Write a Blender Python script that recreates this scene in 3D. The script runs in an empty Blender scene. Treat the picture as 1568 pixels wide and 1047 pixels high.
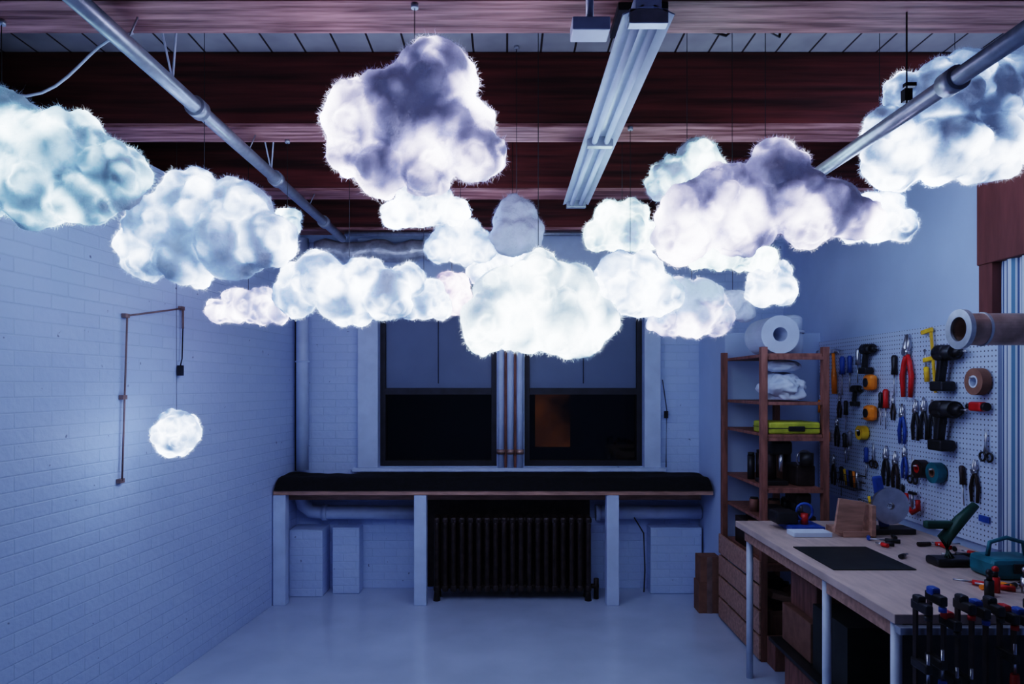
import bpy, bmesh, math, random
import numpy as np
from mathutils import Vector, Matrix, noise

scene = bpy.context.scene
try:
    scene.view_settings.view_transform = 'Filmic'
    scene.view_settings.look = 'High Contrast'
    scene.view_settings.exposure = -0.42
except Exception:
    pass
COL = scene.collection

# ------------------------------------------------------------------ materials
def nodes_of(name):
    m = bpy.data.materials.new(name); m.use_nodes = True
    nt = m.node_tree
    return m, nt, nt.nodes['Principled BSDF']

def mat(name, col, rough=0.6, metal=0.0, var=0.25, scale=12.0, bump=0.0, stretch=(1,1,1), col2=None, emit=None, es=0.0):
    m, nt, b = nodes_of(name)
    N, L = nt.nodes, nt.links
    tc = N.new('ShaderNodeTexCoord'); mp = N.new('ShaderNodeMapping')
    mp.inputs['Scale'].default_value = stretch
    L.new(tc.outputs['Object'], mp.inputs['Vector'])
    nz = N.new('ShaderNodeTexNoise'); nz.inputs['Scale'].default_value = scale
    nz.inputs['Detail'].default_value = 4
    L.new(mp.outputs[0], nz.inputs['Vector'])
    cr = N.new('ShaderNodeValToRGB')
    a = [c*(1-var) for c in col]; c2 = col2 if col2 else [min(1, c*(1+var)) for c in col]
    cr.color_ramp.elements[0].position = 0.35; cr.color_ramp.elements[1].position = 0.68
    cr.color_ramp.elements[0].color = (*a, 1); cr.color_ramp.elements[1].color = (*c2, 1)
    L.new(nz.outputs['Fac'], cr.inputs[0]); L.new(cr.outputs[0], b.inputs['Base Color'])
    b.inputs['Roughness'].default_value = rough; b.inputs['Metallic'].default_value = metal
    if bump:
        bp = N.new('ShaderNodeBump'); bp.inputs['Strength'].default_value = bump; bp.inputs['Distance'].default_value = 0.01
        L.new(nz.outputs['Fac'], bp.inputs['Height']); L.new(bp.outputs[0], b.inputs['Normal'])
    if emit:
        b.inputs['Emission Color'].default_value = (*emit, 1)
        mr = N.new('ShaderNodeMapRange'); mr.inputs['From Min'].default_value = .4; mr.inputs['From Max'].default_value = .65
        mr.inputs['To Min'].default_value = 0; mr.inputs['To Max'].default_value = es
        L.new(nz.outputs['Fac'], mr.inputs['Value']); L.new(mr.outputs[0], b.inputs['Emission Strength'])
    return m

def brick_mat(name, axis):
    m, nt, b = nodes_of(name); N, L = nt.nodes, nt.links
    tc = N.new('ShaderNodeTexCoord'); sp = N.new('ShaderNodeSeparateXYZ'); cb = N.new('ShaderNodeCombineXYZ')
    L.new(tc.outputs['Object'], sp.inputs[0]); L.new(sp.outputs[axis], cb.inputs[0]); L.new(sp.outputs['Z'], cb.inputs[1])
    br = N.new('ShaderNodeTexBrick'); L.new(cb.outputs[0], br.inputs['Vector'])
    br.inputs['Scale'].default_value = 1.0; br.inputs['Brick Width'].default_value = 0.205
    br.inputs['Row Height'].default_value = 0.066; br.inputs['Mortar Size'].default_value = 0.005
    br.inputs['Mortar Smooth'].default_value = 0.9
    br.inputs['Color1'].default_value = (.54, .64, .85, 1); br.inputs['Color2'].default_value = (.51, .61, .83, 1)
    br.inputs['Mortar'].default_value = (.49, .59, .78, 1)
    nz = N.new('ShaderNodeTexNoise'); nz.inputs['Scale'].default_value = 28; nz.inputs['Detail'].default_value = 6
    L.new(tc.outputs['Object'], nz.inputs['Vector'])
    ch = N.new('ShaderNodeTexNoise'); ch.inputs['Scale'].default_value = 21; ch.inputs['Detail'].default_value = 2
    L.new(tc.outputs['Object'], ch.inputs['Vector'])
    rp = N.new('ShaderNodeValToRGB'); rp.color_ramp.elements[0].position = .23; rp.color_ramp.elements[1].position = .27
    rp.color_ramp.elements[0].color = (.4, .38, .42, 1); rp.color_ramp.elements[1].color = (1, 1, 1, 1)
    L.new(ch.outputs['Fac'], rp.inputs[0])
    mx = N.new('ShaderNodeMixRGB'); mx.blend_type = 'MULTIPLY'; mx.inputs[0].default_value = 1
    L.new(br.outputs['Color'], mx.inputs[1]); L.new(rp.outputs[0], mx.inputs[2]); L.new(mx.outputs[0], b.inputs['Base Color'])
    ad = N.new('ShaderNodeMath'); ad.operation = 'MULTIPLY_ADD'
    L.new(br.outputs['Fac'], ad.inputs[0]); ad.inputs[1].default_value = -0.5
    L.new(nz.outputs['Fac'], ad.inputs[2])
    bp = N.new('ShaderNodeBump'); bp.inputs['Strength'].default_value = .45; bp.inputs['Distance'].default_value = .008
    L.new(ad.outputs[0], bp.inputs['Height']); L.new(bp.outputs[0], b.inputs['Normal'])
    b.inputs['Roughness'].default_value = .5
    return m

def pegboard_mat():
    m, nt, b = nodes_of('pegboard_paint'); N, L = nt.nodes, nt.links
    tc = N.new('ShaderNodeTexCoord'); sp = N.new('ShaderNodeSeparateXYZ'); L.new(tc.outputs['Object'], sp.inputs[0])
    def cell(o):
        a = N.new('ShaderNodeMath'); a.operation = 'MULTIPLY'; a.inputs[1].default_value = 1/0.0254; L.new(o, a.inputs[0])
        f = N.new('ShaderNodeMath'); f.operation = 'FRACT'; L.new(a.outputs[0], f.inputs[0])
        s = N.new('ShaderNodeMath'); s.operation = 'SUBTRACT'; s.inputs[1].default_value = .5; L.new(f.outputs[0], s.inputs[0])
        p = N.new('ShaderNodeMath'); p.operation = 'POWER'; p.inputs[1].default_value = 2; L.new(s.outputs[0], p.inputs[0])
        return p.outputs[0]
    ad = N.new('ShaderNodeMath'); L.new(cell(sp.outputs['Y']), ad.inputs[0]); L.new(cell(sp.outputs['Z']), ad.inputs[1])
    lt = N.new('ShaderNodeMath'); lt.operation = 'LESS_THAN'; lt.inputs[1].default_value = .028; L.new(ad.outputs[0], lt.inputs[0])
    mx = N.new('ShaderNodeMixRGB'); mx.inputs[1].default_value = (.54, .62, .78, 1); mx.inputs[2].default_value = (.12, .12, .15, 1)
    L.new(lt.outputs[0], mx.inputs[0]); L.new(mx.outputs[0], b.inputs['Base Color']); b.inputs['Roughness'].default_value = .5
    return m

def plank_mat():
    m, nt, b = nodes_of('ceiling_planks'); N, L = nt.nodes, nt.links
    tc = N.new('ShaderNodeTexCoord'); sp = N.new('ShaderNodeSeparateXYZ'); L.new(tc.outputs['Object'], sp.inputs[0])
    a = N.new('ShaderNodeMath'); a.operation = 'MULTIPLY'; a.inputs[1].default_value = 1/0.16; L.new(sp.outputs['X'], a.inputs[0])
    f = N.new('ShaderNodeMath'); f.operation = 'FRACT'; L.new(a.outputs[0], f.inputs[0])
    lt = N.new('ShaderNodeMath'); lt.operation = 'LESS_THAN'; lt.inputs[1].default_value = .06; L.new(f.outputs[0], lt.inputs[0])
    nz = N.new('ShaderNodeTexNoise'); nz.inputs['Scale'].default_value = 6; L.new(tc.outputs['Object'], nz.inputs['Vector'])
    cr = N.new('ShaderNodeValToRGB'); cr.color_ramp.elements[0].color = (.22, .21, .23, 1); cr.color_ramp.elements[1].color = (.44, .44, .46, 1)
    L.new(nz.outputs['Fac'], cr.inputs[0])
    mx = N.new('ShaderNodeMixRGB'); mx.inputs[2].default_value = (.03, .02, .02, 1)
    L.new(lt.outputs[0], mx.inputs[0]); L.new(cr.outputs[0], mx.inputs[1]); L.new(mx.outputs[0], b.inputs['Base Color'])
    b.inputs['Roughness'].default_value = .7
    return m

def stripe_mat():
    m, nt, b = nodes_of('striped_fabric'); N, L = nt.nodes, nt.links
    tc = N.new('ShaderNodeTexCoord'); sp = N.new('ShaderNodeSeparateXYZ'); L.new(tc.outputs['Object'], sp.inputs[0])
    a = N.new('ShaderNodeMath'); a.operation = 'MULTIPLY'; a.inputs[1].default_value = 1/0.045; L.new(sp.outputs['Y'], a.inputs[0])
    f = N.new('ShaderNodeMath'); f.operation = 'FRACT'; L.new(a.outputs[0], f.inputs[0])
    cr = N.new('ShaderNodeValToRGB'); cr.color_ramp.interpolation = 'CONSTANT'
    e = cr.color_ramp.elements; e[0].color = (.6, .64, .72, 1); e[1].position = .45; e[1].color = (.08, .13, .25, 1)
    x = e.new(.6); x.color = (.5, .55, .62, 1); x = e.new(.75); x.color = (.12, .24, .36, 1)
    L.new(f.outputs[0], cr.inputs[0]); L.new(cr.outputs[0], b.inputs['Base Color']); b.inputs['Roughness'].default_value = .9
    return m

def cloud_mat(name, sampled=True):
    m, nt, b = nodes_of(name); N, L = nt.nodes, nt.links
    at = N.new('ShaderNodeAttribute'); at.attribute_name = 'glow'
    L.new(at.outputs['Color'], b.inputs['Emission Color']); b.inputs['Emission Strength'].default_value = 1.0
    b.inputs['Base Color'].default_value = (.55, .59, .69, 1); b.inputs['Roughness'].default_value = 1
    b.inputs['Specular IOR Level'].default_value = 0.0
    if sampled:
        tc = N.new('ShaderNodeTexCoord'); nz = N.new('ShaderNodeTexNoise'); nz.inputs['Scale'].default_value = 60; nz.inputs['Detail'].default_value = 5
        L.new(tc.outputs['Object'], nz.inputs['Vector'])
        bp = N.new('ShaderNodeBump'); bp.inputs['Strength'].default_value = .6; bp.inputs['Distance'].default_value = .008
        L.new(nz.outputs['Fac'], bp.inputs['Height']); L.new(bp.outputs[0], b.inputs['Normal'])
    try: m.cycles.emission_sampling = 'FRONT' if sampled else 'NONE'
    except Exception: pass
    return m

def glass_mat():
    m, nt, b = nodes_of('window_glass'); N, L = nt.nodes, nt.links
    N.remove(b); out = N['Material Output']
    tr = N.new('ShaderNodeBsdfTransparent'); tr.inputs[0].default_value = (.55, .57, .6, 1)
    gl = N.new('ShaderNodeBsdfGlossy'); gl.inputs['Roughness'].default_value = .04
    mx = N.new('ShaderNodeMixShader'); mx.inputs[0].default_value = .05
    L.new(tr.outputs[0], mx.inputs[1]); L.new(gl.outputs[0], mx.inputs[2]); L.new(mx.outputs[0], out.inputs[0])
    return m

M = dict(
 brickL=brick_mat('painted_brick_side', 'Y'), brickB=brick_mat('painted_brick_back', 'X'),
 plaster=mat('white_plaster', (.50, .60, .80), .6, 0, .04, 3, .05),
 white=mat('white_paint', (.56, .65, .83), .45, 0, .06, 9, .05),
 floor=mat('grey_floor_paint', (.50, .57, .71), .18, 0, .07, 2.2, .02),
 beam=mat('red_timber', (.062, .011, .009), .6, 0, .4, 4, .5, (.3, 6, 6), (.15, .029, .024)),
 beamlit=mat('lit_timber', (.24, .085, .075), .6, 0, .4, 6, .5, (.5, 6, 6), (.52, .27, .25)),  # beam undersides: the light falling on them is painted as a paler colour
 post=mat('timber_post', (.16, .055, .045), .6, 0, .15, 9, .2, (3, 3, .5)),
 planks=plank_mat(), peg=pegboard_mat(), stripe=stripe_mat(), cloud=cloud_mat('cotton_batting'), fib=cloud_mat('cotton_fibre', False), glass=glass_mat(),
 steel=mat('galvanised_steel', (.42, .45, .50), .35, .6, .1, 30),
 enamel=mat('white_enamel', (.60, .65, .76), .3, 0, .05, 20),
 black=mat('black_plastic', (.018, .018, .022), .4, 0, .3, 20),
 cloth=mat('black_cloth', (.006, .006, .010), .95, 0, .4, 30, .5),
 iron=mat('cast_iron', (.045, .030, .030), .45, .3, .4, 20, .2),
 sash=mat('dark_sash_paint', (.02, .02, .03), .5, 0, .3, 10),
 frost=mat('frosted_pane', (.15, .19, .28), .5, 0, .06, 3),
 pine=mat('pine_board', (.46, .27, .20), .55, 0, .2, 7, .1, (1, 6, 6)),
 ply=mat('plywood', (.52, .40, .35), .5, 0, .12, 6, .05, (5, 1, 1)),
 redwood=mat('reddish_wood', (.27, .12, .09), .6, 0, .3, 7, .2, (5, 5, 1)),
 red=mat('red_plastic', (.55, .02, .02), .4), orange=mat('orange_plastic', (.9, .26, .02), .4),
 yellow=mat('yellow_plastic', (.9, .52, .03), .4), lime=mat('lime_case', (.44, .44, .05), .45),
 blue=mat('blue_plastic', (.03, .10, .35), .4), teal=mat('teal_plastic', (.02, .17, .20), .4),
 green=mat('green_plastic', (.015, .07, .05), .4), brown=mat('cardboard', (.26, .13, .09), .8, 0, .15, 15),
 mattress=mat('cutting_mat', (.02, .025, .025), .5), chrome=mat('tool_steel', (.5, .5, .53), .3, .9, .1, 20),
 copper=mat('copper_tube', (.42, .28, .23), .4, .5), cord=mat('black_cord', (.02, .02, .02), .6),
 tan=mat('brass_cord', (.26, .17, .15), .5), paper=mat('white_paper', (.62, .69, .82), .8, 0, .05, 10),
 foil=mat('foil_wrap', (.6, .62, .66), .35, .5, .2, 18, .8),
 night=mat('night_facade', (.010, .011, .016), .9, 0, .4, 2, 0),
 glowwin=mat('lit_doorway', (.05, .02, .01), .9, 0, .4, 1.5, 0, (1,1,1), None, (1.0, .36, .10), .2),
)

# ------------------------------------------------------------------ mesh builder
class MB:
    def __init__(s, X=None):
        s.bm = bmesh.new(); s.mats = []; s.X = X or Matrix.Identity(4)
    def mi(s, k):
        if k not in s.mats: s.mats.append(k)
        return s.mats.index(k)
    def _fin(s, vs, k, smooth=False, T=None):
        fs = set()
        for v in vs:
            if T is not None: v.co = T @ v.co
            v.co = s.X @ v.co
            for f in v.link_faces: fs.add(f)
        i = s.mi(k)
        for f in fs: f.material_index = i; f.smooth = smooth
        return list(fs)
    def box(s, c, d, k, rot=None, bev=0.0):
        r = bmesh.ops.create_cube(s.bm, size=1.0); vs = r['verts']
        for v in vs: v.co = Vector((v.co.x*d[0], v.co.y*d[1], v.co.z*d[2]))
        if bev:
            es = list({e for v in vs for e in v.link_edges})
            rr = bmesh.ops.bevel(s.bm, geom=es, offset=bev, segments=2, affect='EDGES', profile=.5)
            vs = list({v for f in rr['faces'] for v in f.verts} | {v for v in vs if v.is_valid})
        T = Matrix.Translation(c) @ (rot.to_4x4() if rot else Matrix.Identity(4))
        s._fin(vs, k, False, T); return s
    def bb(s, x0, x1, y0, y1, z0, z1, k, bev=0.0):
        return s.box(((x0+x1)/2, (y0+y1)/2, (z0+z1)/2), (x1-x0, y1-y0, z1-z0), k, None, bev)
    def cyl(s, p0, p1, r, k, r2=None, seg=20, smooth=True):
        p0 = Vector(p0); p1 = Vector(p1); d = p1-p0
        q = Vector((0, 0, 1)).rotation_difference(d.normalized())
        rr = bmesh.ops.create_cone(s.bm, cap_ends=True, segments=seg, radius1=r, radius2=r if r2 is None else r2, depth=d.length)
        T = Matrix.Translation((p0+p1)/2) @ q.to_matrix().to_4x4()
        fs = s._fin(rr['verts'], k, smooth, T)
        for f in fs:
            if len(f.verts) > 4: f.smooth = False
        return s
    def sph(s, c, r, k, sc=(1, 1, 1), sub=3):
        rr = bmesh.ops.create_icosphere(s.bm, subdivisions=sub, radius=r)
        T = Matrix.Translation(c) @ Matrix.Diagonal((*sc, 1)); s._fin(rr['verts'], k, True, T); return s
    def tube(s, pts, r, k, seg=10, closed=False):
        pts = [Vector(p) for p in pts]; n = len(pts); rings = []
        up = Vector((0, 0, 1))
        for i, p in enumerate(pts):
            a = pts[(i-1) % n] if (i > 0 or closed) else p; b = pts[(i+1) % n] if (i < n-1 or closed) else p
            t = (b-a).normalized()
            u = t.cross(up)
            if u.length < 1e-3: u = t.cross(Vector((0, 1, 0)))
            u.normalize(); w = u.cross(t)
            rad = r[i] if isinstance(r, (list, tuple)) else r
            rings.append([s.bm.verts.new(p+rad*(math.cos(2*math.pi*j/seg)*u+math.sin(2*math.pi*j/seg)*w)) for j in range(seg)])
        m = n if closed else n-1
        for i in range(m):
            A, B = rings[i], rings[(i+1) % n]
            for j in range(seg):
                s.bm.faces.new((A[j], A[(j+1) % seg], B[(j+1) % seg], B[j]))
        if not closed:
            s.bm.faces.new(rings[0]); s.bm.faces.new(rings[-1])
        s._fin([v for rg in rings for v in rg], k, True); return s
    def ring(s, c, R, r, k, axis='z', seg=24):
        pts = []
        for i in range(seg):
            a = 2*math.pi*i/seg; u, v = R*math.cos(a), R*math.sin(a)
            o = {'z': (u, v, 0), 'x': (0, u, v), 'y': (u, 0, v)}[axis]
            pts.append(Vector(c)+Vector(o))
        return s.tube(pts, r, k, 8, True)
    def annulus(s, c, R, r0, h, k, axis='z', seg=32):
        prof = [(r0, -h/2), (R, -h/2), (R, h/2), (r0, h/2)]; rings = []
        for i in range(seg):
            a = 2*math.pi*i/seg; rg = []
            for (q, z) in prof:
                u, v = q*math.cos(a), q*math.sin(a)
                o = {'z': (u, v, z), 'x': (z, u, v), 'y': (u, z, v)}[axis]
                rg.append(s.bm.verts.new(Vector(c)+Vector(o)))
            rings.append(rg)
        for i in range(seg):
            A, B = rings[i], rings[(i+1) % seg]
            for j in range(4): s.bm.faces.new((A[j], B[j], B[(j+1) % 4], A[(j+1) % 4]))
        s._fin([v for rg in rings for v in rg], k, False); return s
    def done(s, name, parent=None):
        bmesh.ops.recalc_face_normals(s.bm, faces=s.bm.faces[:])
        me = bpy.data.meshes.new(name); s.bm.to_mesh(me); s.bm.free()
        for k in s.mats: me.materials.append(M[k])
        ob = bpy.data.objects.new(name, me); COL.objects.link(ob)
        if parent: ob.parent = parent
        return ob

def empty(name, loc=(0, 0, 0)):
    e = bpy.data.objects.new(name, None); e.location = loc; e.empty_display_size = .1; COL.objects.link(e); return e

# ------------------------------------------------------------------ room shell
XR, YB, YF, ZC, XO = 2.33, 5.74, -1.6, 3.29, -2.95
def xl(y): return -2.377+0.107*y
b = MB(); bm = b.bm
pl = [(xl(YF), YF), (xl(YB), YB), (XO, YB), (XO, YF)]
lo = [bm.verts.new((x, y, 0)) for x, y in pl]; hi = [bm.verts.new((x, y, 2.925)) for x, y in pl]
bm.faces.new(lo); bm.faces.new(hi)
for i in range(4): bm.faces.new((lo[i], lo[(i+1) % 4], hi[(i+1) % 4], hi[i]))
b._fin(lo+hi, 'brickL'); b.bb(XO-.1, XO, YF, YB, 0, ZC, 'beam'); b.done('wall_left')
MB().bb(XR, XR+.2, YF, YB+.25, 0, ZC, 'plaster').done('wall_right')
MB().bb(XO-.1, XR+.2, YF-.2, YF, 0, ZC, 'plaster').done('wall_front')
MB().bb(XO-.1, XR+.2, YF-.2, YB+.25, -.1, 0, 'floor').done('floor')
MB().bb(XO-.1, XR+.2, YF-.2, YB+.25, ZC, ZC+.1, 'planks').done('ceiling')
W1 = (-1.07, -.08); W2 = (.154, 1.154); WZ0, WZ1 = 1.02, 2.55
b = MB(); T = .25
b.bb(XO-.1, W1[0], YB, YB+T, 0, ZC, 'brickB'); b.bb(W2[1], XR, YB, YB+T, 0, ZC, 'brickB')
b.bb(W1[1], W2[0], YB, YB+T, WZ0, WZ1, 'white')
b.bb(W1[0], W2[1], YB, YB+T, 0, WZ0, 'brickB'); b.bb(W1[0], W2[1], YB, YB+T, WZ1, ZC, 'white')
b.done('wall_back')
for i, (a, c) in enumerate((W1, W2)):
    e = empty('window_%d' % (i+1)); y = YB+.09; zm = 1.655
    f = MB()
    f.bb(a, a+.045, y-.03, y+.05, WZ0, WZ1, 'sash'); f.bb(c-.045, c, y-.03, y+.05, WZ0, WZ1, 'sash')
    f.bb(a+.045, c-.045, y-.03, y+.05, WZ0, WZ0+.045, 'sash'); f.bb(a+.045, c-.045, y-.03, y+.05, WZ1-.05, WZ1, 'sash')
    f.bb(a+.045, c-.045, y-.045, y+.03, zm-.03, zm+.025, 'sash')
    f.done('frame', e)
    MB().bb(a+.046, c-.046, y+.0, y+.008, zm+.026, WZ1-.051, 'frost').done('frosted_sash', e)
    MB().bb(a+.046, c-.046, y+.02, y+.026, WZ0+.046, zm-.031, 'glass').done('clear_pane', e)
    MB().tube([((a+c)/2, y-.05, 2.5), ((a+c)/2, y-.05, 1.72)], .003, 'cord').done('pull_cord', e)
MB().bb(-1.24, -1.07, YB-.05, YB, 1.016, 2.93, 'white', .004).done('trim_1')
MB().bb(1.154, 1.29, YB-.05, YB, 1.016, 2.93, 'white', .004).done('trim_2')
MB().bb(-1.28, 1.33, YB-.07, YB, .985, 1.015, 'white', .004).done('trim_3')
e = empty('neighbour_building')
MB().bb(-6, 6, 9.0, 9.2, -1, 6, 'night').done('facade', e)
MB().bb(.38, .84, 8.95, 9.0, .9, 1.65, 'glowwin').done('lit_doorway', e)

def ceil_z(y):
    for k in range(-4, 4):
        y0 = 3.25+1.065*k
        if y0-.01 <= y <= y0+.21: return 2.93
    return ZC
for k in range(-4, 3):
    y0 = 3.25+1.065*k
    if y0 < YF: continue
    b = MB(); x0 = XO+.003 ; x1 = XR-.003
    b.bb(x0, x1, y0, y0+.2, 2.945, ZC-.001, 'beam', .006)
    b.bb(x0, x1, y0-.002, y0+.202, 2.93, 2.95, 'beamlit', .004)  # underside strip in the painted-light colour
    b.done('ceiling_beam')

# ------------------------------------------------------------------ clouds
def ico(sub):
    bm = bmesh.new(); bmesh.ops.create_icosphere(bm, subdivisions=sub, radius=1)
    v = np.array([x.co[:] for x in bm.verts]); f = [[q.index for q in p.verts] for p in bm.faces]; bm.free(); return v, np.array(f)
IV, IF = ico(3)

BLUE = (.31, .51, 1.0); PURP = (.46, .48, .95); TEAL = (.29, .60, .96); WHITE = (.42, .69, 1.0)

def auto_blobs(hw, hh, rng, peak=0.0):
    out = []; n = max(3, int(round(hw/hh*2.6)))
    for i in range(n):
        u = -1+2*i/(n-1); r = hh*(.78-.2*abs(u)+rng.uniform(-.05, .05))
        out.append((u*(hw-r), -hh+r+rng.uniform(0, .12)*hh, r))
    m = max(2, n//2)
    for i in range(m):
        u = (-.5+i/(max(1, m-1)))
        r = hh*.62; out.append(((u+peak)*(hw-r)*.9, hh-r-abs(u)*.25*hh, r))
    return out

def cloud(c, upx, hw=None, hh=None, blobs=None, tint=BLUE, bright=1.0, dark=.34, seed=0, nb=12, rb=(.28, .50), depth=.85, peak=0, cordx=None, base=.12, darks=(), lim=14.0, led=1.0, vox=.009):
    rng = random.Random(seed); nr = np.random.RandomState(seed)
    if blobs is None: blobs = auto_blobs(hw, hh, rng, peak)
    mains = []; bumps = []
    for (dx, dz, r) in blobs:
        rr = r*upx; p = np.array([dx*upx, rng.uniform(-.35, .35)*rr*depth, dz*upx]) if len(blobs) > 1 else np.zeros(3)
        mains.append((p, rr*.90))
        for k in range(nb):
            d = nr.normal(size=3); d /= np.linalg.norm(d)
            br = rr*rng.uniform(*rb); bumps.append((p+d*(rr-br*.9)*np.array([1, depth, 1]), br))
    allb = mains+bumps
    V = []; F = []
    for i, (p, r) in enumerate(allb):
        V.append(IV*r*np.array([1, depth if i < len(mains) else 1, 1])+p); F.append(IF+i*len(IV))
    V = np.concatenate(V); F = np.concatenate(F)
    me = bpy.data.meshes.new('tmp'); me.from_pydata(V.tolist(), [], F.tolist())
    ob = bpy.data.objects.new('tmp', me); COL.objects.link(ob)
    md = ob.modifiers.new('r', 'REMESH'); md.mode = 'VOXEL'; md.voxel_size = vox
    sm = ob.modifiers.new('s', 'SMOOTH'); sm.iterations = 3; sm.factor = .5
    dg = bpy.context.evaluated_depsgraph_get(); me2 = bpy.data.meshes.new_from_object(ob.evaluated_get(dg))
    bpy.data.objects.remove(ob); bpy.data.meshes.remove(me)
    n = len(me2.vertices); co = np.empty(n*3); me2.vertices.foreach_get('co', co); co = co.reshape(-1, 3)
    no = np.empty(n*3); me2.vertices.foreach_get('normal', no); no = no.reshape(-1, 3)
    off = seed*3.7
    n1 = np.empty(n); n2 = np.empty(n); n3 = np.empty(n); n4 = np.empty(n); dv = np.empty((n, 3))
    for i in range(n):
        x, y, z = co[i]
        n1[i] = noise.noise((x*7+off, y*7, z*7)); n3[i] = noise.noise((x*15, y*15+off, z*15))
        dv[i] = noise.noise_vector((x*17+off, y*17, z*17))
        q = .02*dv[i]
        n2[i] = noise.noise((x*26+off, y*26, z*26)); n4[i] = noise.noise(((x+q[0])*50, (y+q[1])*50+off, (z+q[2])*50))+.7*noise.noise(((x+q[1])*95, (y+q[2])*95+off, (z+q[0])*95))
    C = np.array([p for p, r in allb]); R = np.array([r for p, r in allb])
    cw = co+dv*.020                                   # warped so lobes are not round
    D = np.linalg.norm(cw[:, None, :]-C[None], axis=2)/R[None]
    Ds = np.sort(D, axis=1)[:, :3]
    crev = np.exp(-(Ds[:, 1]-Ds[:, 0])/.20)
    g = base+1.05*crev**1.5*np.clip(.95+1.0*n3, .3, 1.8)  # light through the batting painted as emission, brightest in creases
    g *= np.clip(1+2.4*n1+.6*n3, .14, 3.0)
    nled = max(4, int(len(blobs)*1.9)); idx = nr.choice(n, nled)
    for j in idx:
        d = np.linalg.norm(cw-co[j], axis=1); g += 5.0*led*np.exp(-(d/.060)**2)*np.clip(.35+.8*crev+.7*n3, .08, 1.6)  # LED hot spots painted into the glow, no lamps inside
    hitd = []
    for (dx, dz, r) in darks:
        for j, (p, br) in enumerate(bumps):
            if p[1] < 0 and math.hypot(p[0]-dx*upx, p[2]-dz*upx) < r*upx*.85: hitd.append(j)
        d = np.hypot(cw[:, 0]-dx*upx, cw[:, 2]-dz*upx)/(r*upx)
        g *= 1-.66*np.exp(-d**4)*np.clip(-no[:, 1]*2+.6, 0, 1)  # dim patches on the front painted into the glow
    for j in range(len(bumps)):
        if nr.rand() < dark or j in hitd:
            p, r = bumps[j]; d = np.linalg.norm(cw-p, axis=1)/(r*1.1)
            g *= 1-(.70 if j in hitd else .66)*np.exp(-d**4)
    zz = (co[:, 2]-co[:, 2].min())/(np.ptp(co[:, 2])+1e-6)
    g *= (1.6-.75*zz)
    g *= np.clip(1+.26*n4+.2*n2, .5, 1.6)
    g = np.clip(g, .06, lim)*bright
    t = np.array(tint)
    rgb = g[:, None]*t[None]+np.clip(g-.7, 0, 8)[:, None]*np.array([.34, .26, .06])
    co2 = co+no*(n3*.008+n2*.008+n4*.0035)[:, None]
    me2.vertices.foreach_set('co', co2.ravel())
    at = me2.attributes.new('glow', 'FLOAT_COLOR', 'POINT'); buf = np.ones((n, 4)); buf[:, :3] = rgb
    at.data.foreach_set('color', buf.ravel())
    me2.polygons.foreach_set('use_smooth', [True]*len(me2.polygons)); me2.materials.clear(); me2.materials.append(M['cloud'])
    me2.name = 'batting'; me2.update()
    e = empty('cloud_lamp', c)
    o = bpy.data.objects.new('batting', me2); COL.objects.link(o); o.parent = e
    # fine loose fibres
    k = nr.choice(n, int(n*1.5)); nf = len(k)
    d = no[k]*.7+nr.normal(size=(nf, 3))*.6+dv[k]*.8; d /= np.linalg.norm(d, axis=1)[:, None]
    s = np.cross(d, nr.normal(size=(nf, 3))); s /= np.linalg.norm(s, axis=1)[:, None]
    ln = nr.uniform(.004, .020, size=(nf, 1)); bd = s*nr.normal(size=(nf, 1))*.004
    p0 = co2[k]-no[k]*.001+nr.normal(size=(nf, 3))*.003; w = .0003
    v = np.stack([p0-s*w, p0+s*w, p0+d*ln*.6+bd+s*w*.8, p0+d*ln*.6+bd-s*w*.8, p0+d*ln+bd*3], axis=1).reshape(-1, 3)
    f = []
    for i in range(nf): f += [(5*i, 5*i+1, 5*i+2, 5*i+3), (5*i+3, 5*i+2, 5*i+4)]
    mf = bpy.data.meshes.new('fibres'); mf.from_pydata(v.tolist(), [], f)
    at = mf.attributes.new('glow', 'FLOAT_COLOR', 'POINT'); buf = np.ones((nf, 5, 4)); buf[:, :, :3] = (np.minimum(rgb[k], 2.5)*.6)[:, None, :]
    at.data.foreach_set('color', buf.ravel()); mf.materials.append(M['fib'])
    o = bpy.data.objects.new('fibres', mf); COL.objects.link(o); o.parent = e
    cx = cordx or 0.0
    ztop = co[:, 2].max(); zc = ceil_z(c[1])-c[2]
    m = co[np.abs(co[:, 0]-cx) < .03]; zt = m[:, 2].max() if len(m) else ztop*.7
    MB().tube([(cx, 0, zt-.04), (cx, 0, zc)], .0014, 'cord', 6).cyl((cx, 0, zc-.015), (cx, 0, zc), .012, 'steel').done('cord', e)
    return e

G = 1.4
cloud((-1.53, 2.30, 2.448), .0022, blobs=[(-70, 40, 75), (-110, -25, 72), (10, 15, 62), (-20, -40, 62), (82, -18, 58), (50, -52, 48), (40, 30, 48)], tint=TEAL, bright=.95*G, seed=1, cordx=-.17, darks=[(-50, -5, 34), (25, -8, 36), (-65, -52, 30), (95, -15, 22)])
cloud((-1.282, 2.90, 2.37), .002775, blobs=[(-95, -25, 48), (-70, 5, 50), (-20, 30, 62), (-30, -35, 56), (40, -25, 62), (95, -20, 50), (55, 25, 52), (-85, -45, 36)], tint=BLUE, bright=1.1*G, dark=.25, seed=2, darks=[(-38, -18, 34), (5, -28, 30), (45, -35, 26), (-88, 0, 22)])
cloud((-.295, 2.20, 2.55), .002105, blobs=[(35, 62, 62), (-30, 10, 70), (40, 0, 72), (-85, 0, 56), (-95, -40, 44), (92, -52, 48), (-50, -65, 50), (20, -72, 46), (75, 0, 50), (-10, 45, 50)], tint=PURP, bright=1.2*G, dark=.16, seed=3, darks=[(-8, 22, 42), (-30, -15, 32), (20, -10, 36), (72, -12, 26)])
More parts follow.
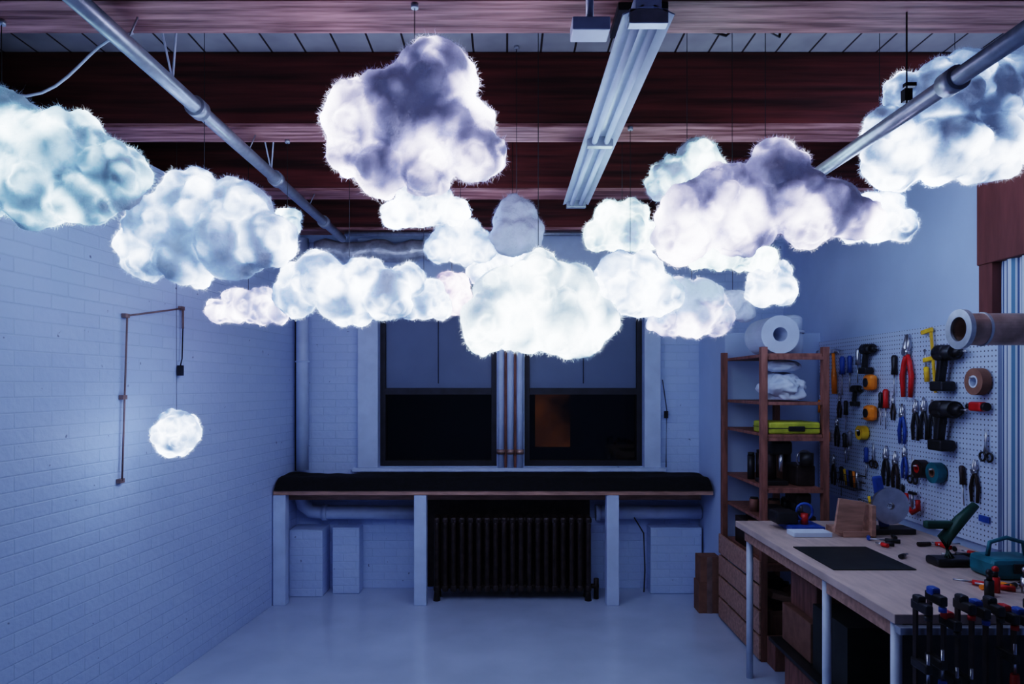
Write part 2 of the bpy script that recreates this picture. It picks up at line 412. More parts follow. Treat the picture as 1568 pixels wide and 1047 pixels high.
cloud((-.392, 3.30, 2.58), .00316, 70, 38, tint=BLUE, bright=1.4*G, dark=.15, seed=4)
cloud((-.2545, 3.80, 2.507), .003636, 56, 42, tint=BLUE, bright=.7*G, seed=5)
cloud((.049, 3.20, 2.443), .00306, blobs=[(0, 8, 40), (-8, -15, 34), (12, -12, 32), (-4, 24, 26)], tint=PURP, bright=.02, dark=0, seed=6, nb=7, rb=(.35, .5))
cloud((.04, 4.30, 2.47), .00411, 72, 32, tint=BLUE, bright=1.3*G, dark=.2, seed=7)
cloud((.122, 2.60, 2.006), .00249, blobs=[(-78, -25, 46), (-55, 15, 50), (-20, -20, 58), (0, 32, 52), (35, -22, 60), (50, 20, 50), (85, -20, 42), (-85, -45, 32), (70, -50, 34)], tint=WHITE, bright=1.9*G, dark=.25, seed=18, nb=18, rb=(.24, .38), base=.45, led=.4, lim=5)
cloud((-.758, 3.30, 2.18), .00316, blobs=[(-80, -15, 36), (-45, 12, 44), (-10, -15, 46), (25, 8, 38), (60, -12, 42), (88, 8, 30), (-85, 10, 24), (15, -32, 28)], tint=BLUE, bright=1.5*G, dark=.28, seed=9, nb=15)
cloud((-1.473, 3.90, 2.166), .00373, 66, 33, tint=PURP, bright=.95*G, seed=10)
cloud((-.47, 3.90, 2.20), .00373, 46, 38, tint=BLUE, bright=1.0*G, seed=11)
cloud((-.35, 4.40, 2.30), .00421, 34, 38, tint=(.75, .50, .95), bright=.8*G, dark=.2, seed=12)
cloud((.603, 3.55, 2.54), .0034, 62, 45, tint=(.38, .70, .88), bright=1.3*G, dark=.15, seed=13)
cloud((.591, 3.25, 2.19), .0031, 80, 58, tint=BLUE, bright=1.35*G, dark=.25, seed=14)
cloud((.949, 2.50, 2.377), .00239, blobs=[(-120, -45, 52), (-125, -10, 40), (-75, -5, 55), (-30, -35, 50), (15, 35, 56), (-10, 5, 58), (50, -5, 56), (95, -15, 48), (135, -30, 38), (-60, 20, 42), (60, -40, 38), (155, -28, 24)], tint=PURP, bright=.95*G, dark=.18, seed=15, darks=[(0, 12, 40), (-45, 12, 32), (22, 50, 28), (70, 15, 34), (125, -14, 28), (-110, -10, 24)])
cloud((.80, 3.02, 2.66), .00287, blobs=[(15, 10, 38), (-25, -15, 34), (30, -15, 36), (-45, -30, 22)], tint=(.32, .64, .86), bright=.7*G, dark=.15, seed=16)
cloud((1.01, 3.05, 2.30), .002967, 70, 32, tint=(.32, .64, .88), bright=.9*G, dark=.15, seed=17)
cloud((.924, 3.40, 2.09), .003254, 70, 53, tint=PURP, bright=.95*G, dark=.25, seed=19, darks=[(-18, 12, 32), (20, 22, 24), (-50, -10, 20)])
cloud((1.392, 3.60, 2.237), .003445, blobs=[(0, 3, 32), (-14, -14, 25), (15, -12, 25), (-10, 17, 23), (14, 14, 23)], tint=BLUE, bright=1.5*G, dark=.2, seed=20)
cloud((1.63, 2.98, 2.443), .00287, 58, 46, tint=BLUE, bright=1.3*G, dark=.25, seed=21)
cloud((1.86, 2.83, 2.80), .00268, blobs=[(-85, -55, 55), (-95, -15, 45), (-55, 25, 50), (-20, -40, 62), (-20, 30, 62), (45, -40, 62), (50, 30, 62), (85, 62, 50), (95, -25, 48), (10, 65, 45), (-80, 45, 30)], tint=BLUE, bright=1.3*G, dark=.22, seed=22, depth=.75, darks=[(45, -12, 40), (-35, -25, 26), (-75, 10, 22)])
cloud((-1.096, 3.42, 2.53), .00325, blobs=[(0, 0, 22), (8, -10, 16), (-8, 5, 15)], tint=TEAL, bright=.6*G, dark=.1, seed=23)
cloud((1.36, 4.10, 2.18), .00383, 36, 30, tint=PURP, bright=.02, dark=.1, seed=24)
cloud((-1.69, 3.50, 1.46), .00335, blobs=[(0, 0, 37)], tint=BLUE, bright=1.7*G, dark=.3, seed=25, nb=40, rb=(.2, .36), depth=1.0, base=.4, led=.5)

# ------------------------------------------------------------------ ceiling services
e = empty('conduit_pipe'); b = MB()
b.cyl((-1.28, 1.0, 2.85), (-1.28, 5.34, 2.85), .03, 'steel')
for y in (1.8, 2.83, 3.8, 4.8): b.cyl((-1.28, y-.03, 2.85), (-1.28, y+.03, 2.85), .042, 'steel')
b.done('pipe', e)
b = MB()
for y in (2.28, 3.35, 4.38):
    for dx in (-.05, .05): b.tube([(-1.28+dx*.3, y, 2.85), (-1.28+dx, y, 2.93)], .003, 'steel', 6)
for y in (2.62, 3.72):
    for dx in (-.09, .03): b.tube([(-1.28, y, 2.87), (-1.28+dx, y, ZC)], .004, 'enamel', 6)
b.done('hangers', e)
e = empty('conduit_pipe'); b = MB()
b.cyl((1.32, .8, 2.6), (1.32, 4.6, 2.6), .026, 'steel')
for y in (2.02, 3.1, 4.0): b.cyl((1.32, y-.03, 2.6), (1.32, y+.03, 2.6), .037, 'steel')
b.done('pipe', e)
b = MB()
for y in (2.25, 3.35, 4.38):
    b.tube([(1.32, y, 2.62), (1.32, y, 2.93)], .003, 'cord', 6).box((1.32, y, 2.655), (.025, .025, .04), 'black').box((1.33, y, 2.69), (.035, .02, .012), 'black')
b.done('hangers', e)
e = empty('fluorescent_fixture'); b = MB()
b.bb(.395, .475, 2.08, 4.27, 2.85, 2.90, 'enamel', .004)
for s_ in (-1, 1):
    R = Matrix.Rotation(s_*.42, 3, 'Y')
    b.box((.435+s_*.047, 3.175, 2.845), (.07, 2.19, .004), 'enamel', R)
b.done('reflector', e)
b = MB()
for dx in (-.028, .028):
    b.cyl((.435+dx, 2.13, 2.825), (.435+dx, 3.15, 2.825), .013, 'paper')
    b.cyl((.435+dx, 3.19, 2.825), (.435+dx, 4.22, 2.825), .013, 'paper')
for y in (2.10, 3.17, 4.25): b.bb(.375, .495, y-.02, y+.02, 2.805, 2.85, 'steel', .003)
b.done('tubes', e)
b = MB()
for y in (2.28, 3.35): b.bb(.42, .45, y-.02, y+.02, 2.90, 2.929, 'steel')
b.bb(.36, .52, 2.19, 2.37, 2.905, 2.929, 'black')
b.done('brackets', e)
b = MB(); b.bb(.20, .315, 2.06, 2.14, 2.775, 2.815, 'enamel', .004); b.cyl((.257, 2.10, 2.815), (.257, 2.10, ZC), .012, 'steel'); b.done('junction_box')
b = MB(); pts = [(-1.83+.5*t, 2.36+.1*math.sin(t*3), 2.74+.16*t-.05*math.sin(t*6)) for t in [i/12 for i in range(13)]]
b.tube(pts+[(-1.3, 2.38, 2.93)], .005, 'enamel', 6); b.done('white_cable')
b = MB(); b.tube([(.52, 2.42, 2.93), (.62, 2.43, 2.99), (.78, 2.42, 2.94), (.85, 2.42, 3.0), (.98, 2.45, 2.95), (1.05, 2.44, 3.29)], .005, 'cord', 6)
b.box((.83, 2.42, 2.975), (.09, .03, .025), 'black'); b.done('black_cable')
b = MB(); b.cyl((-1.28, 5.42, 2.905), (1.2, 5.42, 2.905), .018, 'steel'); b.done('rear_conduit')
b = MB(); pts = [(-1.55+1.1*i/14, 5.60, 2.80+.015*math.sin(i*1.3)) for i in range(15)]
b.tube(pts, [.085+.01*math.sin(i*2.1) for i in range(15)], 'foil', 20); b.done('wrapped_duct')

# ------------------------------------------------------------------ back wall pipes, pillars
b = MB()
b.cyl((-1.69, 5.66, .885+.12), (-1.69, 5.66, 2.92), .05, 'white'); b.ring((-1.69, 5.66, 1.9), .051, .008, 'white')
b.done('riser_pipe')
MB().tube([(-1.762, 5.715, .99), (-1.762, 5.715, 2.9)], .009, 'cord').done('black_cable')
e = empty('steam_pipe'); b = MB()
b.tube([(-1.70, 5.66, .85), (-1.70, 5.66, .78), (-1.68, 5.66, .71), (-1.62, 5.66, .66), (-1.5, 5.66, .65), (-.70, 5.66, .65)], .055, 'white', 18)
b.cyl((-1.52, 5.66, .65), (-1.48, 5.66, .65), .066, 'white'); b.done('left_run', e)
b = MB(); b.cyl((.74, 5.66, .65), (1.61, 5.66, .65), .055, 'white'); b.cyl((.74, 5.66, .65), (.78, 5.66, .65), .066, 'white'); b.done('right_run', e)
e = empty('riser_pipes'); b = MB()
for x in (-.045, .035, .115): b.cyl((x, 5.70, 1.016), (x, 5.70, 2.9), .028, 'white')
for x in (-.005, .075): b.bb(x-.01, x+.01, 5.715, 5.739, 1.016, 2.9, 'redwood')
for x in (-.045, .035, .115): b.cyl((x, 5.70, 1.13), (x, 5.70, 1.17), .034, 'copper')
b.done('pipes', e)
MB().bb(-1.75, -1.48, 5.50, 5.739, 0, .54, 'brickB', .006).done('brick_pillar')
MB().bb(-1.42, -1.20, 5.58, 5.739, 0, .54, 'brickB', .006).done('brick_pillar')
MB().bb(1.18, 1.60, 5.58, 5.739, 0, .54, 'brickB', .006).done('brick_pillar')
b = MB(); b.tube([(1.30, 5.68, 1.75), (1.32, 5.7, 1.65), (1.34, 5.7, 1.5), (1.335, 5.7, 1.02)], .004, 'cord', 6).box((1.335, 5.7, 1.46), (.03, .025, .06), 'black'); b.done('switch_cord')
b = MB(); b.tube([(1.05, 5.6, .62), (1.12, 5.56, .5), (1.13, 5.56, .2), (1.13, 5.6, .01)], .005, 'cord', 6); b.done('black_cable')

e = empty('cast_iron_radiator'); b = MB(); n = 19
for i in range(n):
    x = -.55+1.20*i/(n-1)
    for y in (5.40, 5.46, 5.52): b.tube([(x, y, .10), (x, y, .14), (x, y, .60), (x, y, .635)], [.016, .021, .021, .014], 'iron', 8)
    b.box((x, 5.46, .635), (.05, .16, .055), 'iron', None, .018); b.box((x, 5.46, .10), (.05, .16, .06), 'iron', None, .018)
    if i in (0, n-1): b.cyl((x, 5.41, 0), (x, 5.41, .1), .028, 'iron', .016).cyl((x, 5.52, 0), (x, 5.52, .1), .028, 'iron', .016)
b.cyl((-.56, 5.46, .63), (.66, 5.46, .63), .02, 'iron'); b.cyl((-.56, 5.46, .10), (.66, 5.46, .10), .02, 'iron')
b.cyl((.66, 5.46, .10), (.74, 5.46, .10), .018, 'iron').cyl((.72, 5.46, 0), (.72, 5.46, .16), .02, 'iron')
b.done('sections', e)
MB().bb(-.66, .70, 5.72, 5.738, .02, .84, 'iron').done('dark_back_panel')  # dark panel on the wall behind the radiator

e = empty('window_bench'); b = MB(); yf = 5.27
b.bb(-1.80, 1.60, yf, 5.72, .855, .89, 'pine', .003); b.done('top_board', e)
b = MB()
for x in (-1.755, -.665, .825): b.bb(x-.048, x+.048, yf+.005, yf+.095, 0, .854, 'white', .004)
b.bb(-1.79, 1.59, yf+.30, yf+.34, .77, .854, 'pine')
b.done('legs', e)
b = MB(); bm = b.bm; nx, ny = 120, 14; g = {}
for i in range(nx+1):
    for j in range(ny+1):
        x = -1.79+3.38*i/nx; y = yf-.012+.40*j/ny; t = j/ny
        z = .895+.085*math.sin(min(1, t*3.2)*math.pi/2)+.018*noise.noise((x*2.5, y*3, 1))+.008*noise.noise((x*9, y*9, 4))
        if t == 0: z = .892
        g[i, j] = bm.verts.new((x, y, z))
for i in range(nx):
    for j in range(ny): bm.faces.new((g[i, j], g[i+1, j], g[i+1, j+1], g[i, j+1]))
b._fin(list(g.values()), 'cloth', True)
for s in (0, nx):
    vs = [g[s, j] for j in range(ny+1)]; lo = [bm.verts.new((v.co.x, v.co.y, .891)) for v in vs]
    for j in range(ny): bm.faces.new((vs[j], vs[j+1], lo[j+1], lo[j]))
b.done('black_cushion', e)

# ------------------------------------------------------------------ left wall items
e = empty('wall_conduit_bracket'); b = MB()
A = Vector((xl(3.56)+.02, 3.56, 2.065)); B = Vector((xl(4.06)+.02, 4.06, 2.16)); C = Vector((xl(3.54)+.02, 3.54, 1.64)); Dd = Vector((xl(3.52)+.02, 3.52, 1.21))
b.tube([A, B], .005, 'tan', 8).tube([A, C, Dd], .005, 'tan', 8).tube([B, B+Vector((.0, -.0, -.12))], .007, 'tan', 8)
for p in (A, B, C, Dd): b.box(p-Vector((.008, 0, 0)), (.022, .04, .022), 'tan')
b.tube([B+Vector((0, 0, -.12)), B+Vector((0, -.01, -.3)), B+Vector((0, -.03, -.34))], .004, 'cord', 6); b.box(B+Vector((0, -.03, -.37)), (.025, .03, .06), 'black')
b.done('conduit', e)

# ------------------------------------------------------------------ right side
MB().bb(1.62, XR-.002, 5.05, YB-.002, 0, 2.09, 'plaster', .004).done('utility_chase')
MB().bb(2.305, 2.328, 3.20, 5.03, .93, 2.02, 'peg').done('pegboard')
e = empty('window_header'); MB().bb(2.28, 2.328, .6, 3.31, 2.28, 2.92, 'post', .004).bb(2.285, 2.328, 3.21, 3.30, 2.02, 2.279, 'post').done('timber', e)
b = MB(); bm = b.bm; g = {}
for i in range(81):
    for j in range(2):
        y = 1.2+1.98*i/80; g[i, j] = bm.verts.new((2.305+.014*math.sin(y*70), y, (.92, 2.279)[j]))
for i in range(80): bm.faces.new((g[i, 0], g[i+1, 0], g[i+1, 1], g[i, 1]))
b._fin(list(g.values()), 'stripe', True); b.done('striped_curtain')

e = empty('workbench')
MB().bb(1.36, 2.285, 2.39, 4.05, .865, .90, 'ply', .003).done('top', e)
b = MB()
for (x, y) in ((1.40, 2.45), (1.40, 2.98), (1.42, 3.98), (2.24, 2.45), (2.24, 3.98)): b.cyl((x, y, 0), (x, y, .864), .019, 'enamel')
b.bb(1.39, 1.41, 2.45, 3.98, .80, .864, 'pine'); b.cyl((1.40, 2.45, .22), (1.40, 2.98, .22), .012, 'enamel')
b.done('legs', e)
b = MB(); b.bb(1.50, 2.22, 2.62, 2.66, .10, .80, 'black').bb(1.50, 2.22, 3.0, 3.9, .25, .27, 'black').bb(1.55, 2.2, 3.1, 3.45, .275, .60, 'mattress')
b.bb(1.56, 2.2, 3.5, 3.86, .275, .48, 'brown', .004).bb(1.60, 2.1, 3.52, 3.84, .481, .66, 'redwood', .004).bb(1.55, 2.1, 3.1, 3.8, 0.0, .20, 'redwood', .004)
b.done('under_storage', e)
MB().bb(1.42, 1.78, 2.96, 3.38, .9005, .905, 'mattress', .001).done('cutting_mat')

e = empty('shelving_unit'); b = MB()
for x in (1.59, 1.97):
    for y in (4.22, 4.98): b.bb(x-.02, x+.02, y-.02, y+.02, 0, 1.94, 'redwood', .002)
b.done('posts', e); b = MB()
for z in (.10, .60, .86, 1.07, 1.40, 1.60, 1.90): b.bb(1.612, 1.948, 4.205, 4.995, z-.02, z, 'redwood', .002)
for z in (.08, .58, 1.06, 1.38, 1.88): b.bb(1.612, 1.948, 4.195, 4.204, z-.02, z+.0, 'redwood')
b.done('shelves', e); b = MB()
for k in range(4): b.bb(1.555, 1.569, 4.20, 5.0, .015+k*.155, .155+k*.155, 'pine', .003)
b.done('side_boards', e)
b = MB(); b.annulus((1.715, 4.42, 2.021), .12, .045, .30, 'paper', 'y'); b.done('paper_roll')
b = MB(); b.cyl((1.92, 4.6, 1.901), (1.92, 4.6, 2.05), .075, 'paper').cyl((1.92, 4.6, 2.05), (1.92, 4.6, 2.07), .083, 'enamel').cyl((1.92, 4.6, 2.07), (1.92, 4.6, 2.15), .07, 'paper').sph((1.92, 4.6, 2.15), .07, 'paper', (1, 1, .4)); b.done('plastic_bucket')
def lumpy(name, c, r, sc, seed, k, amp=.2):
    bb = MB(); bb.sph(c, r, k, sc, 5)
    for v in bb.bm.verts:
        d = v.co-Vector(c); n_ = abs(noise.noise(v.co*11+Vector((seed, 0, 0))))*1.6+.5*noise.noise(v.co*34); v.co = Vector(c)+d*(.9+amp*n_)
        v.co.z = max(v.co.z, c[2]-r*sc[2]*.85)
    return bb.done(name)
lumpy('batting_bundle', (1.78, 4.42, 1.69), .145, (.95, 1.1, .64), 3, 'paper', .3)
lumpy('batting_bundle', (1.77, 4.38, 1.825), .115, (1.0, 1, .38), 8, 'paper', .2)
b = MB(); b.bb(1.62, 1.94, 4.21, 4.48, 1.401, 1.475, 'lime', .012); b.bb(1.74, 1.84, 4.20, 4.21, 1.42, 1.45, 'black', .004)
b.bb(1.62, 1.94, 4.208, 4.482, 1.435, 1.44, 'black'); b.done('lime_tool_case')
b = MB(); b.bb(1.64, 1.78, 4.3, 4.5, 1.071, 1.10, 'black', .005).cyl((1.71, 4.4, 1.1), (1.71, 4.4, 1.32), .03, 'iron').box((1.73, 4.38, 1.31), (.14, .2, .09), 'black', None, .02); b.cyl((1.73, 4.30, 1.27), (1.73, 4.30, 1.16), .014, 'chrome'); b.done('bench_grinder')
b = MB(); b.bb(1.82, 1.94, 4.28, 4.5, 1.071, 1.20, 'iron', .01).cyl((1.88, 4.27, 1.20), (1.88, 4.27, 1.28), .04, 'black').ring((1.88, 4.3, 1.24), .05, .006, 'chrome', 'y'); b.done('bench_vise')
e = empty('drill_press'); b = MB()
b.bb(1.77, 1.93, 4.25, 4.45, .861, .885, 'iron', .005).cyl((1.85, 4.38, .885), (1.85, 4.38, 1.048), .018, 'chrome').bb(1.80, 1.90, 4.24, 4.42, .96, 1.03, 'iron', .015)
b.cyl((1.85, 4.28, .96), (1.85, 4.28, .91), .01, 'chrome'); b.done('body', e)
e = empty('storage_bin')
b = MB(); b.bb(1.64, 1.92, 4.24, 4.6, .101, .30, 'brown', .003).bb(1.66, 1.90, 4.235, 4.24, .13, .27, 'redwood'); b.done('lower', e)
b = MB(); b.bb(1.63, 1.80, 4.24, 4.6, .601, .80, 'brown', .003).bb(1.82, 1.94, 4.26, 4.6, .601, .76, 'redwood', .003); b.done('upper', e)
rs = random.Random(12); b = MB()
for (z, hmax, y0) in ((.601, .22, 4.66), (.861, .17, 4.52), (1.071, .28, 4.56), (.101, .40, 4.66)):
    x = 1.63
    while x < 1.90:
        w_ = rs.uniform(.05, .10); h = rs.uniform(.5, 1)*hmax; k = rs.choice(['brown', 'black', 'iron', 'black', 'redwood', 'iron'])
        if rs.random() < .5: b.bb(x, x+w_-.006, y0, y0+.2, z, z+h, k, .003)
        else: b.cyl((x+w_/2, y0+.06, z), (x+w_/2, y0+.06, z+h*.8), w_/2-.004, k).cyl((x+w_/2, y0+.06, z+h*.8), (x+w_/2, y0+.06, z+h*.9), w_/2.6, 'black')
        x += w_
b.bb(1.65, 1.74, 4.24, 4.40, .861, .94, 'black', .004)
b.done('shelf_supplies')
b = MB(); b.bb(1.66, 1.9, 4.25, 4.5, .301, .34, 'black', .003); b.box((1.76, 4.3, .37), (.22, .12, .035), 'pine', Matrix.Rotation(.25, 3, 'Y')).box((1.84, 4.33, .42), (.14, .1, .03), 'brown', Matrix.Rotation(-.5, 3, 'Y')); b.done('scrap_wood')
b = MB(); b.bb(1.60, 1.96, 4.06, 4.19, .0, .17, 'redwood', .004).bb(1.60, 1.96, 4.058, 4.062, .165, .175, 'pine'); b.done('wooden_crate')
b = MB(); b.bb(1.44, 1.60, 5.10, 5.24, 0, .23, 'brown', .003).bb(1.45, 1.60, 5.10, 5.24, .231, .42, 'brown', .003).bb(1.50, 1.54, 5.098, 5.10, 0, .42, 'tan'); b.done('cardboard_box')

b = MB(); b.bb(1.56, 1.74, 3.72, 3.92, .901, .93, 'blue', .004).bb(1.50, 1.62, 3.78, 3.9, .931, 1.0, 'black', .01).cyl((1.66, 3.8, .93), (1.66, 3.8, .99), .02, 'red').bb(1.52, 1.72, 3.60, 3.70, .901, .925, 'paper', .002); b.ring((1.66, 3.8, 1.0), .045, .008, 'blue', 'y'); b.done('glue_supplies')
b = MB(); b.box((1.82, 3.62, 1.005), (.14, .02, .18), 'pine', Matrix.Rotation(.15, 3, 'Y')).bb(1.78, 1.95, 3.60, 3.8, .901, .93, 'pine').box((1.93, 3.66, .99), (.02, .16, .16), 'pine'); b.done('wooden_jig')
b = MB()
b.box((2.04, 3.72, 1.07), (.05, .03, .28), 'blue', Matrix.Rotation(-.15, 3, 'Y'), .01).annulus((2.08, 3.70, 1.05), .10, .02, .02, 'chrome', 'y').bb(1.98, 2.2, 3.66, 3.78, .901, .93, 'black', .004); b.done('hand_saw')
b = MB(); b.tube([(1.98, 3.05, .92), (1.96, 3.05, 1.02), (2.02, 3.04, 1.10), (2.09, 3.04, 1.17)], [.028, .03, .026, .018], 'green', 10).box((1.93, 3.05, 1.08), (.12, .04, .035), 'green', None, .01).bb(1.90, 2.08, 3.0, 3.1, .901, .935, 'black', .01); b.done('spring_clamp')
b = MB(); b.bb(2.0, 2.22, 2.80, 2.96, .901, .985, 'teal', .02).tube([(2.03, 2.88, .985), (2.04, 2.88, 1.04), (2.11, 2.88, 1.06), (2.18, 2.88, 1.04), (2.19, 2.88, .985)], .009, 'teal', 8).bb(2.08, 2.14, 2.79, 2.80, .93, .97, 'black', .003); b.done('teal_tool_case')
b = MB()
for i in range(7):
    x = 1.84+.055*i; y = 2.60+.06*math.sin(i*2.3); k = ['black', 'red', 'green', 'chrome', 'blue', 'black', 'orange'][i]
    b.cyl((x, y, .901), (x, y, .96), .016, k).cyl((x, y, .96), (x, y, .985), .010, 'black').sph((x, y, .99), .013, k, sub=2)
b.done('glue_bottles')
b = MB(); rr_ = random.Random(9)
for i in range(20):
    x = 1.85+rr_.uniform(0, .36); y = 2.66+rr_.uniform(0, .12) if i < 6 else 3.12+rr_.uniform(0, .5); a = rr_.uniform(0, 3.1); d = Vector((math.cos(a), math.sin(a), 0))*rr_.uniform(.03, .07)
    p = Vector((x, y, .912)); b.cyl(p-d, p, .010, rr_.choice(['black', 'blue', 'red', 'iron', 'orange'])).cyl(p, p+d, .004, 'chrome')
b.done('loose_hand_tools')

e = empty('bar_clamp_rack')
MB().bb(1.36, 2.25, 2.355, 2.388, .84, .864, 'steel').done('rail', e)
kk = ['black', 'blue', 'red', 'black', 'blue', 'black', 'red', 'blue', 'black', 'red', 'blue']
rng = random.Random(5)
for i in range(9):
    x = 1.40+.048*i; y = 2.335; top = .93+rng.uniform(-.03, .06); bot = .50+rng.uniform(-.12, .1)
    b = MB(); b.box((x, y, (top+bot)/2), (.008, .02, top-bot), 'iron')
    b.box((x, y-.035, top), (.026, .09, .034), 'black', None, .006)
    zj = bot+.12+rng.uniform(0, .12)
    b.box((x, y-.035, zj), (.026, .09, .032), 'black', None, .006)
    b.cyl((x, y-.07, zj-.05), (x, y-.07, zj+.05), .005, 'chrome').cyl((x, y-.07, zj-.14), (x, y-.07, zj-.05), .018, kk[i], .013)
    b.cyl((x, y-.07, top-.02), (x, y-.07, top-.035), .012, kk[(i+3) % 11]); b.box((x, y-.02, top+.02), (.03, .04, .03), kk[i], None, .008)
    b.done('bar_clamp', e)

# ------------------------------------------------------------------ pegboard tools
def PX(y, z, a=0.0, s=1.0):
    B = Matrix(((0, 0, -1, 2.303), (-1, 0, 0, y), (0, 1, 0, z), (0, 0, 0, 1)))
    return B @ Matrix.Rotation(a, 4, 'Z') @ Matrix.Scale(s, 4)
def hammer(y, z, hk='black', a=0, s=1):
    b = MB(PX(y, z, a, s)); b.tube([(0, -.26, .02), (0, -.14, .02), (0, -.10, .02), (0, .0, .02)], [.016, .017, .011, .010], hk, 10)
    b.cyl((-.055, .01, .02), (-.02, .01, .02), .016, 'chrome').box((0, .01, .02), (.045, .026, .024), 'chrome', None, .004)
    b.tube([(.02, .012, .02), (.05, .008, .02), (.075, -.012, .02)], [.011, .009, .003], 'chrome', 8); b.done('hammer')
def pliers(y, z, k='red', a=0, s=1):
    b = MB(PX(y, z, a, s))
    for q in (-1, 1):
        b.tube([(0, 0, .012), (q*.014, -.03, .012), (q*.026, -.08, .012), (q*.020, -.15, .012)], [.006, .008, .009, .007], k, 8)
        b.tube([(0, -.002, .012), (q*.011, .018, .012), (q*.002+q*.002, .06, .012)], [.007, .008, .003], 'chrome', 8)
    b.cyl((0, 0, .004), (0, 0, .024), .012, 'chrome'); b.done('pliers')
def driver(y, z, k='blue', a=0, s=1):
    b = MB(PX(y, z, a, s)); b.tube([(0, 0, .015), (0, -.01, .015), (0, -.06, .015), (0, -.095, .015)], [.008, .014, .012, .015], k, 10)
    b.cyl((0, -.09, .015), (0, -.20, .015), .0035, 'chrome'); b.done('screwdriver')
def drill(y, z, k='orange', a=0, s=1):
    b = MB(PX(y, z, a, s)); b.cyl((-.06, 0, .04), (.06, 0, .04), .034, 'black').cyl((.06, 0, .04), (.095, 0, .04), .026, 'black', .014).cyl((.095, 0, .04), (.13, 0, .04), .004, 'chrome')
    b.box((-.02, 0, .04), (.07, .07, .066), k, None, .015); b.box((-.035, -.075, .04), (.036, .12, .036), 'black', Matrix.Rotation(-.18, 3, 'Z'), .01)
    b.box((-.03, -.15, .04), (.095, .045, .062), 'black', None, .008); b.box((-.008, -.05, .04), (.012, .025, .015), k); b.done('cordless_drill')
def roll(y, z, R, k='brown', k2='black'):
    b = MB(PX(y, z)); b.annulus((0, 0, .03), R, R*.45, .045, k).annulus((0, 0, .03), R*.46, R*.36, .048, k2); b.cyl((0, R*.3, 0), (0, R*.3, .07), .005, 'chrome'); b.done('tape_roll')
def gclamp(y, z, k='yellow', a=0, s=1, L=.34):
    b = MB(PX(y, z, a, s)); b.box((0, -L/2, .02), (.016, L, .008), 'iron' if k != 'yellow' else 'yellow')
    b.box((-.035, 0, .02), (.09, .024, .018), k, None, .004).box((-.035, -L*.45, .02), (.09, .024, .018), k, None, .004)
    b.cyl((-.065, -L*.45-.05, .02), (-.065, -L*.45+.06, .02), .005, 'chrome').cyl((-.065, -L*.45-.12, .02), (-.065, -L*.45-.04, .02), .013, k); b.done('bar_clamp')
def tapemeasure(y, z, k='orange'):
    b = MB(PX(y, z, 0, 1.25)); b.box((0, 0, .03), (.08, .08, .045), k, None, .02).cyl((0, 0, .03), (0, 0, .056), .022, 'black').box((-.05, -.03, .03), (.03, .01, .02), 'chrome'); b.done('tape_measure')
def basket(y, z, w=.20, h=.08, d=.09):
    b = MB(PX(y, z))
    for t in (0, .5, 1):
        k_ = 1-.12*(1-t); yy = -h+h*t
        b.tube([(-w/2*k_, yy, .004), (w/2*k_, yy, .004), (w/2*k_, yy, d*k_), (-w/2*k_, yy, d*k_)], .002, 'iron', 6, True)
    for i in range(9):
        x = -w/2+w*i/8; b.tube([(x*.88, -h, .004), (x*.88, -h, d*.88), (x, 0, d)], .0016, 'iron', 5)
    for i in range(5): b.cyl((-.07+.035*i, -h+.01, .04), (-.08+.04*i, .025, .05), .009, ['yellow', 'blue', 'black', 'orange', 'chrome'][i])
    b.done('wire_basket')
def scissors(y, z, k='red'):
    b = MB(PX(y, z))
    for q in (-1, 1):
        b.ring((q*.024, -.09, .012), .02, .005, k); b.tube([(q*.012, -.072, .012), (0, -.03, .012), (-q*.008, .05, .012)], [.005, .006, .001], 'chrome', 6)
    b.done('scissors')

hammer(4.92, 1.93, 'black', 0, 1.15); hammer(4.76, 1.93, 'orange', .06, 1.1); driver(4.64, 1.90, 'blue', 0, 1.3); driver(4.54, 1.90, 'blue', 0, 1.2); driver(4.44, 1.94, 'chrome', 0, 1.1); driver(4.60, 1.60, 'black')
driver(4.98, 1.60, 'orange'); pliers(4.90, 1.56, 'black'); pliers(4.70, 1.60, 'iron', 0, .8)
drill(4.28, 1.93, 'black', 0, .9); tapemeasure(4.25, 1.72, 'orange'); pliers(3.89, 1.89, 'red', 0, 1.7); driver(4.02, 1.88, 'black', 0, 1.2); pliers(4.05, 1.60, 'iron', 0, .7)
gclamp(3.67, 2.00, 'yellow', .12); drill(3.50, 1.87, 'black', 0, 1.15); roll(3.29, 1.72, .065, 'brown', 'paper'); drill(3.50, 1.58, 'black', 0, 1.25)
b = MB(PX(3.29, 1.60)); b.box((0, 0, .03), (.09, .045, .04), 'red', None, .01).cyl((-.05, 0, .03), (-.07, 0, .03), .014, 'black').cyl((.045, 0, .03), (.065, 0, .03), .02, 'black'); b.done('rotary_tool')
pliers(3.82, 1.56, 'black', 0, 1.1); pliers(3.745, 1.57, 'black', 0, 1.1); pliers(3.67, 1.56, 'black', 0, 1.1)
pliers(3.95, 1.53, 'blue', 0, 1.1); driver(4.11, 1.68, 'red', 0, 1.2); tapemeasure(4.25, 1.53, 'orange'); drill(4.44, 1.68, 'black', 0, .65); driver(4.17, 1.66, 'black')
tapemeasure(4.86, 1.34, 'orange'); driver(4.62, 1.38, 'black', .1); driver(4.54, 1.40, 'chrome', -.15); roll(4.36, 1.40, .045, 'yellow', 'black'); pliers(4.73, 1.43, 'black')
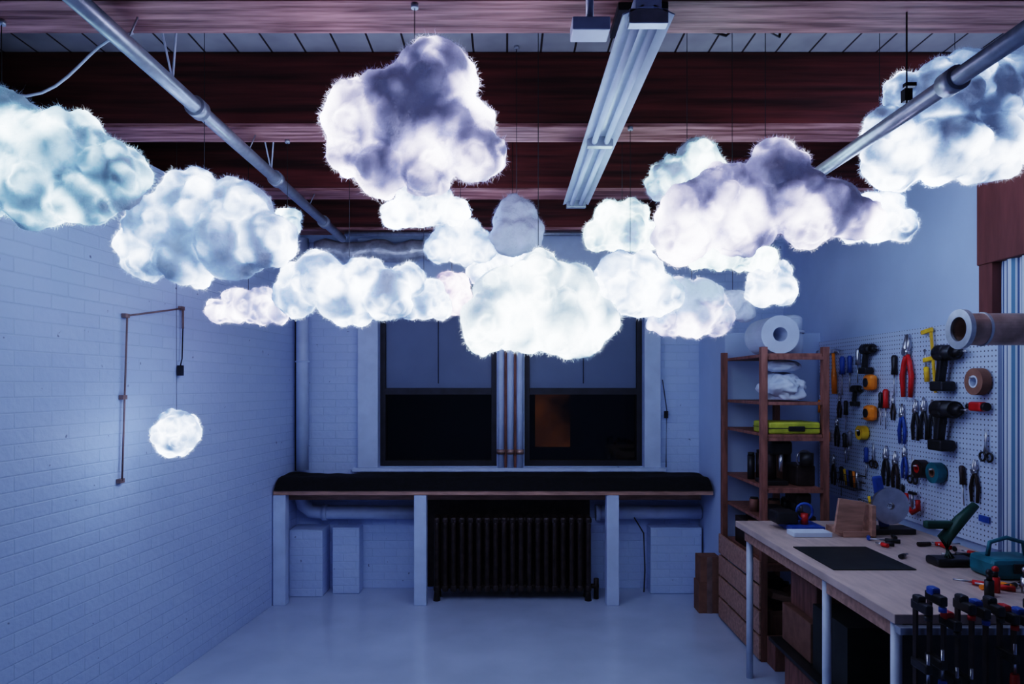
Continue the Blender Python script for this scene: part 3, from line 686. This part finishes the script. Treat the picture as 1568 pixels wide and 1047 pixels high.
pliers(4.12, 1.27, 'black', 0, 1.15); pliers(4.02, 1.25, 'iron', 0, 1.1); pliers(3.93, 1.30, 'blue', 0, .9); scissors(3.85, 1.26, 'black'); roll(3.61, 1.24, .055, 'teal', 'brown'); roll(3.745, 1.245, .05, 'iron', 'red')
basket(4.47, 1.12, .22, .09); basket(4.16, .99, .26, .07); scissors(4.26, 1.30, 'iron'); driver(4.34, 1.31, 'blue'); driver(4.66, 1.15, 'black'); driver(4.86, 1.25, 'iron'); driver(4.94, 1.28, 'red'); pliers(4.78, 1.16, 'iron')
b = MB(PX(3.82, 1.04)); b.tube([(-.06, .05, .03), (-.055, -.02, .03), (0, -.05, .03), (.055, -.02, .03), (.05, .03, .03)], .013, 'red', 10).cyl((0, .06, .03), (0, -.02, .03), .007, 'chrome').box((0, .06, .03), (.06, .015, .015), 'black'); b.done('pipe_clamp')
driver(3.43, 1.30, 'iron', .1); scissors(3.26, 1.45, 'black'); pliers(3.34, 1.28, 'iron'); driver(3.95, 1.13, 'black')
b = MB(PX(3.28, 1.06)); b.box((0, 0, .006), (.07, .03, .006), 'blue'); b.done('label_tag')
b = MB(); b.annulus((2.10, 2.90, 1.94), .068, .052, .34, 'copper', 'x').annulus((1.93, 2.90, 1.94), .085, .052, .02, 'steel', 'x').annulus((2.02, 2.90, 1.94), .072, .068, .01, 'steel', 'x'); b.cyl((2.0, 2.90, 1.94), (2.28, 2.90, 1.94), .008, 'black'); b.done('cardboard_tube_spool')

# ------------------------------------------------------------------ world, camera
w = bpy.data.worlds.new('night'); scene.world = w; w.use_nodes = True
bg = w.node_tree.nodes['Background']; bg.inputs[0].default_value = (.08, .12, .3, 1); bg.inputs[1].default_value = .05
cd = bpy.data.cameras.new('camera'); cd.lens = 24; cd.sensor_width = 36; cd.shift_x = .0057; cd.shift_y = .0427; cd.clip_start = .05
cam = bpy.data.objects.new('camera', cd); cam.location = (0, 0, 1.7); cam.rotation_euler = (math.pi/2, 0, 0); COL.objects.link(cam)
scene.camera = cam
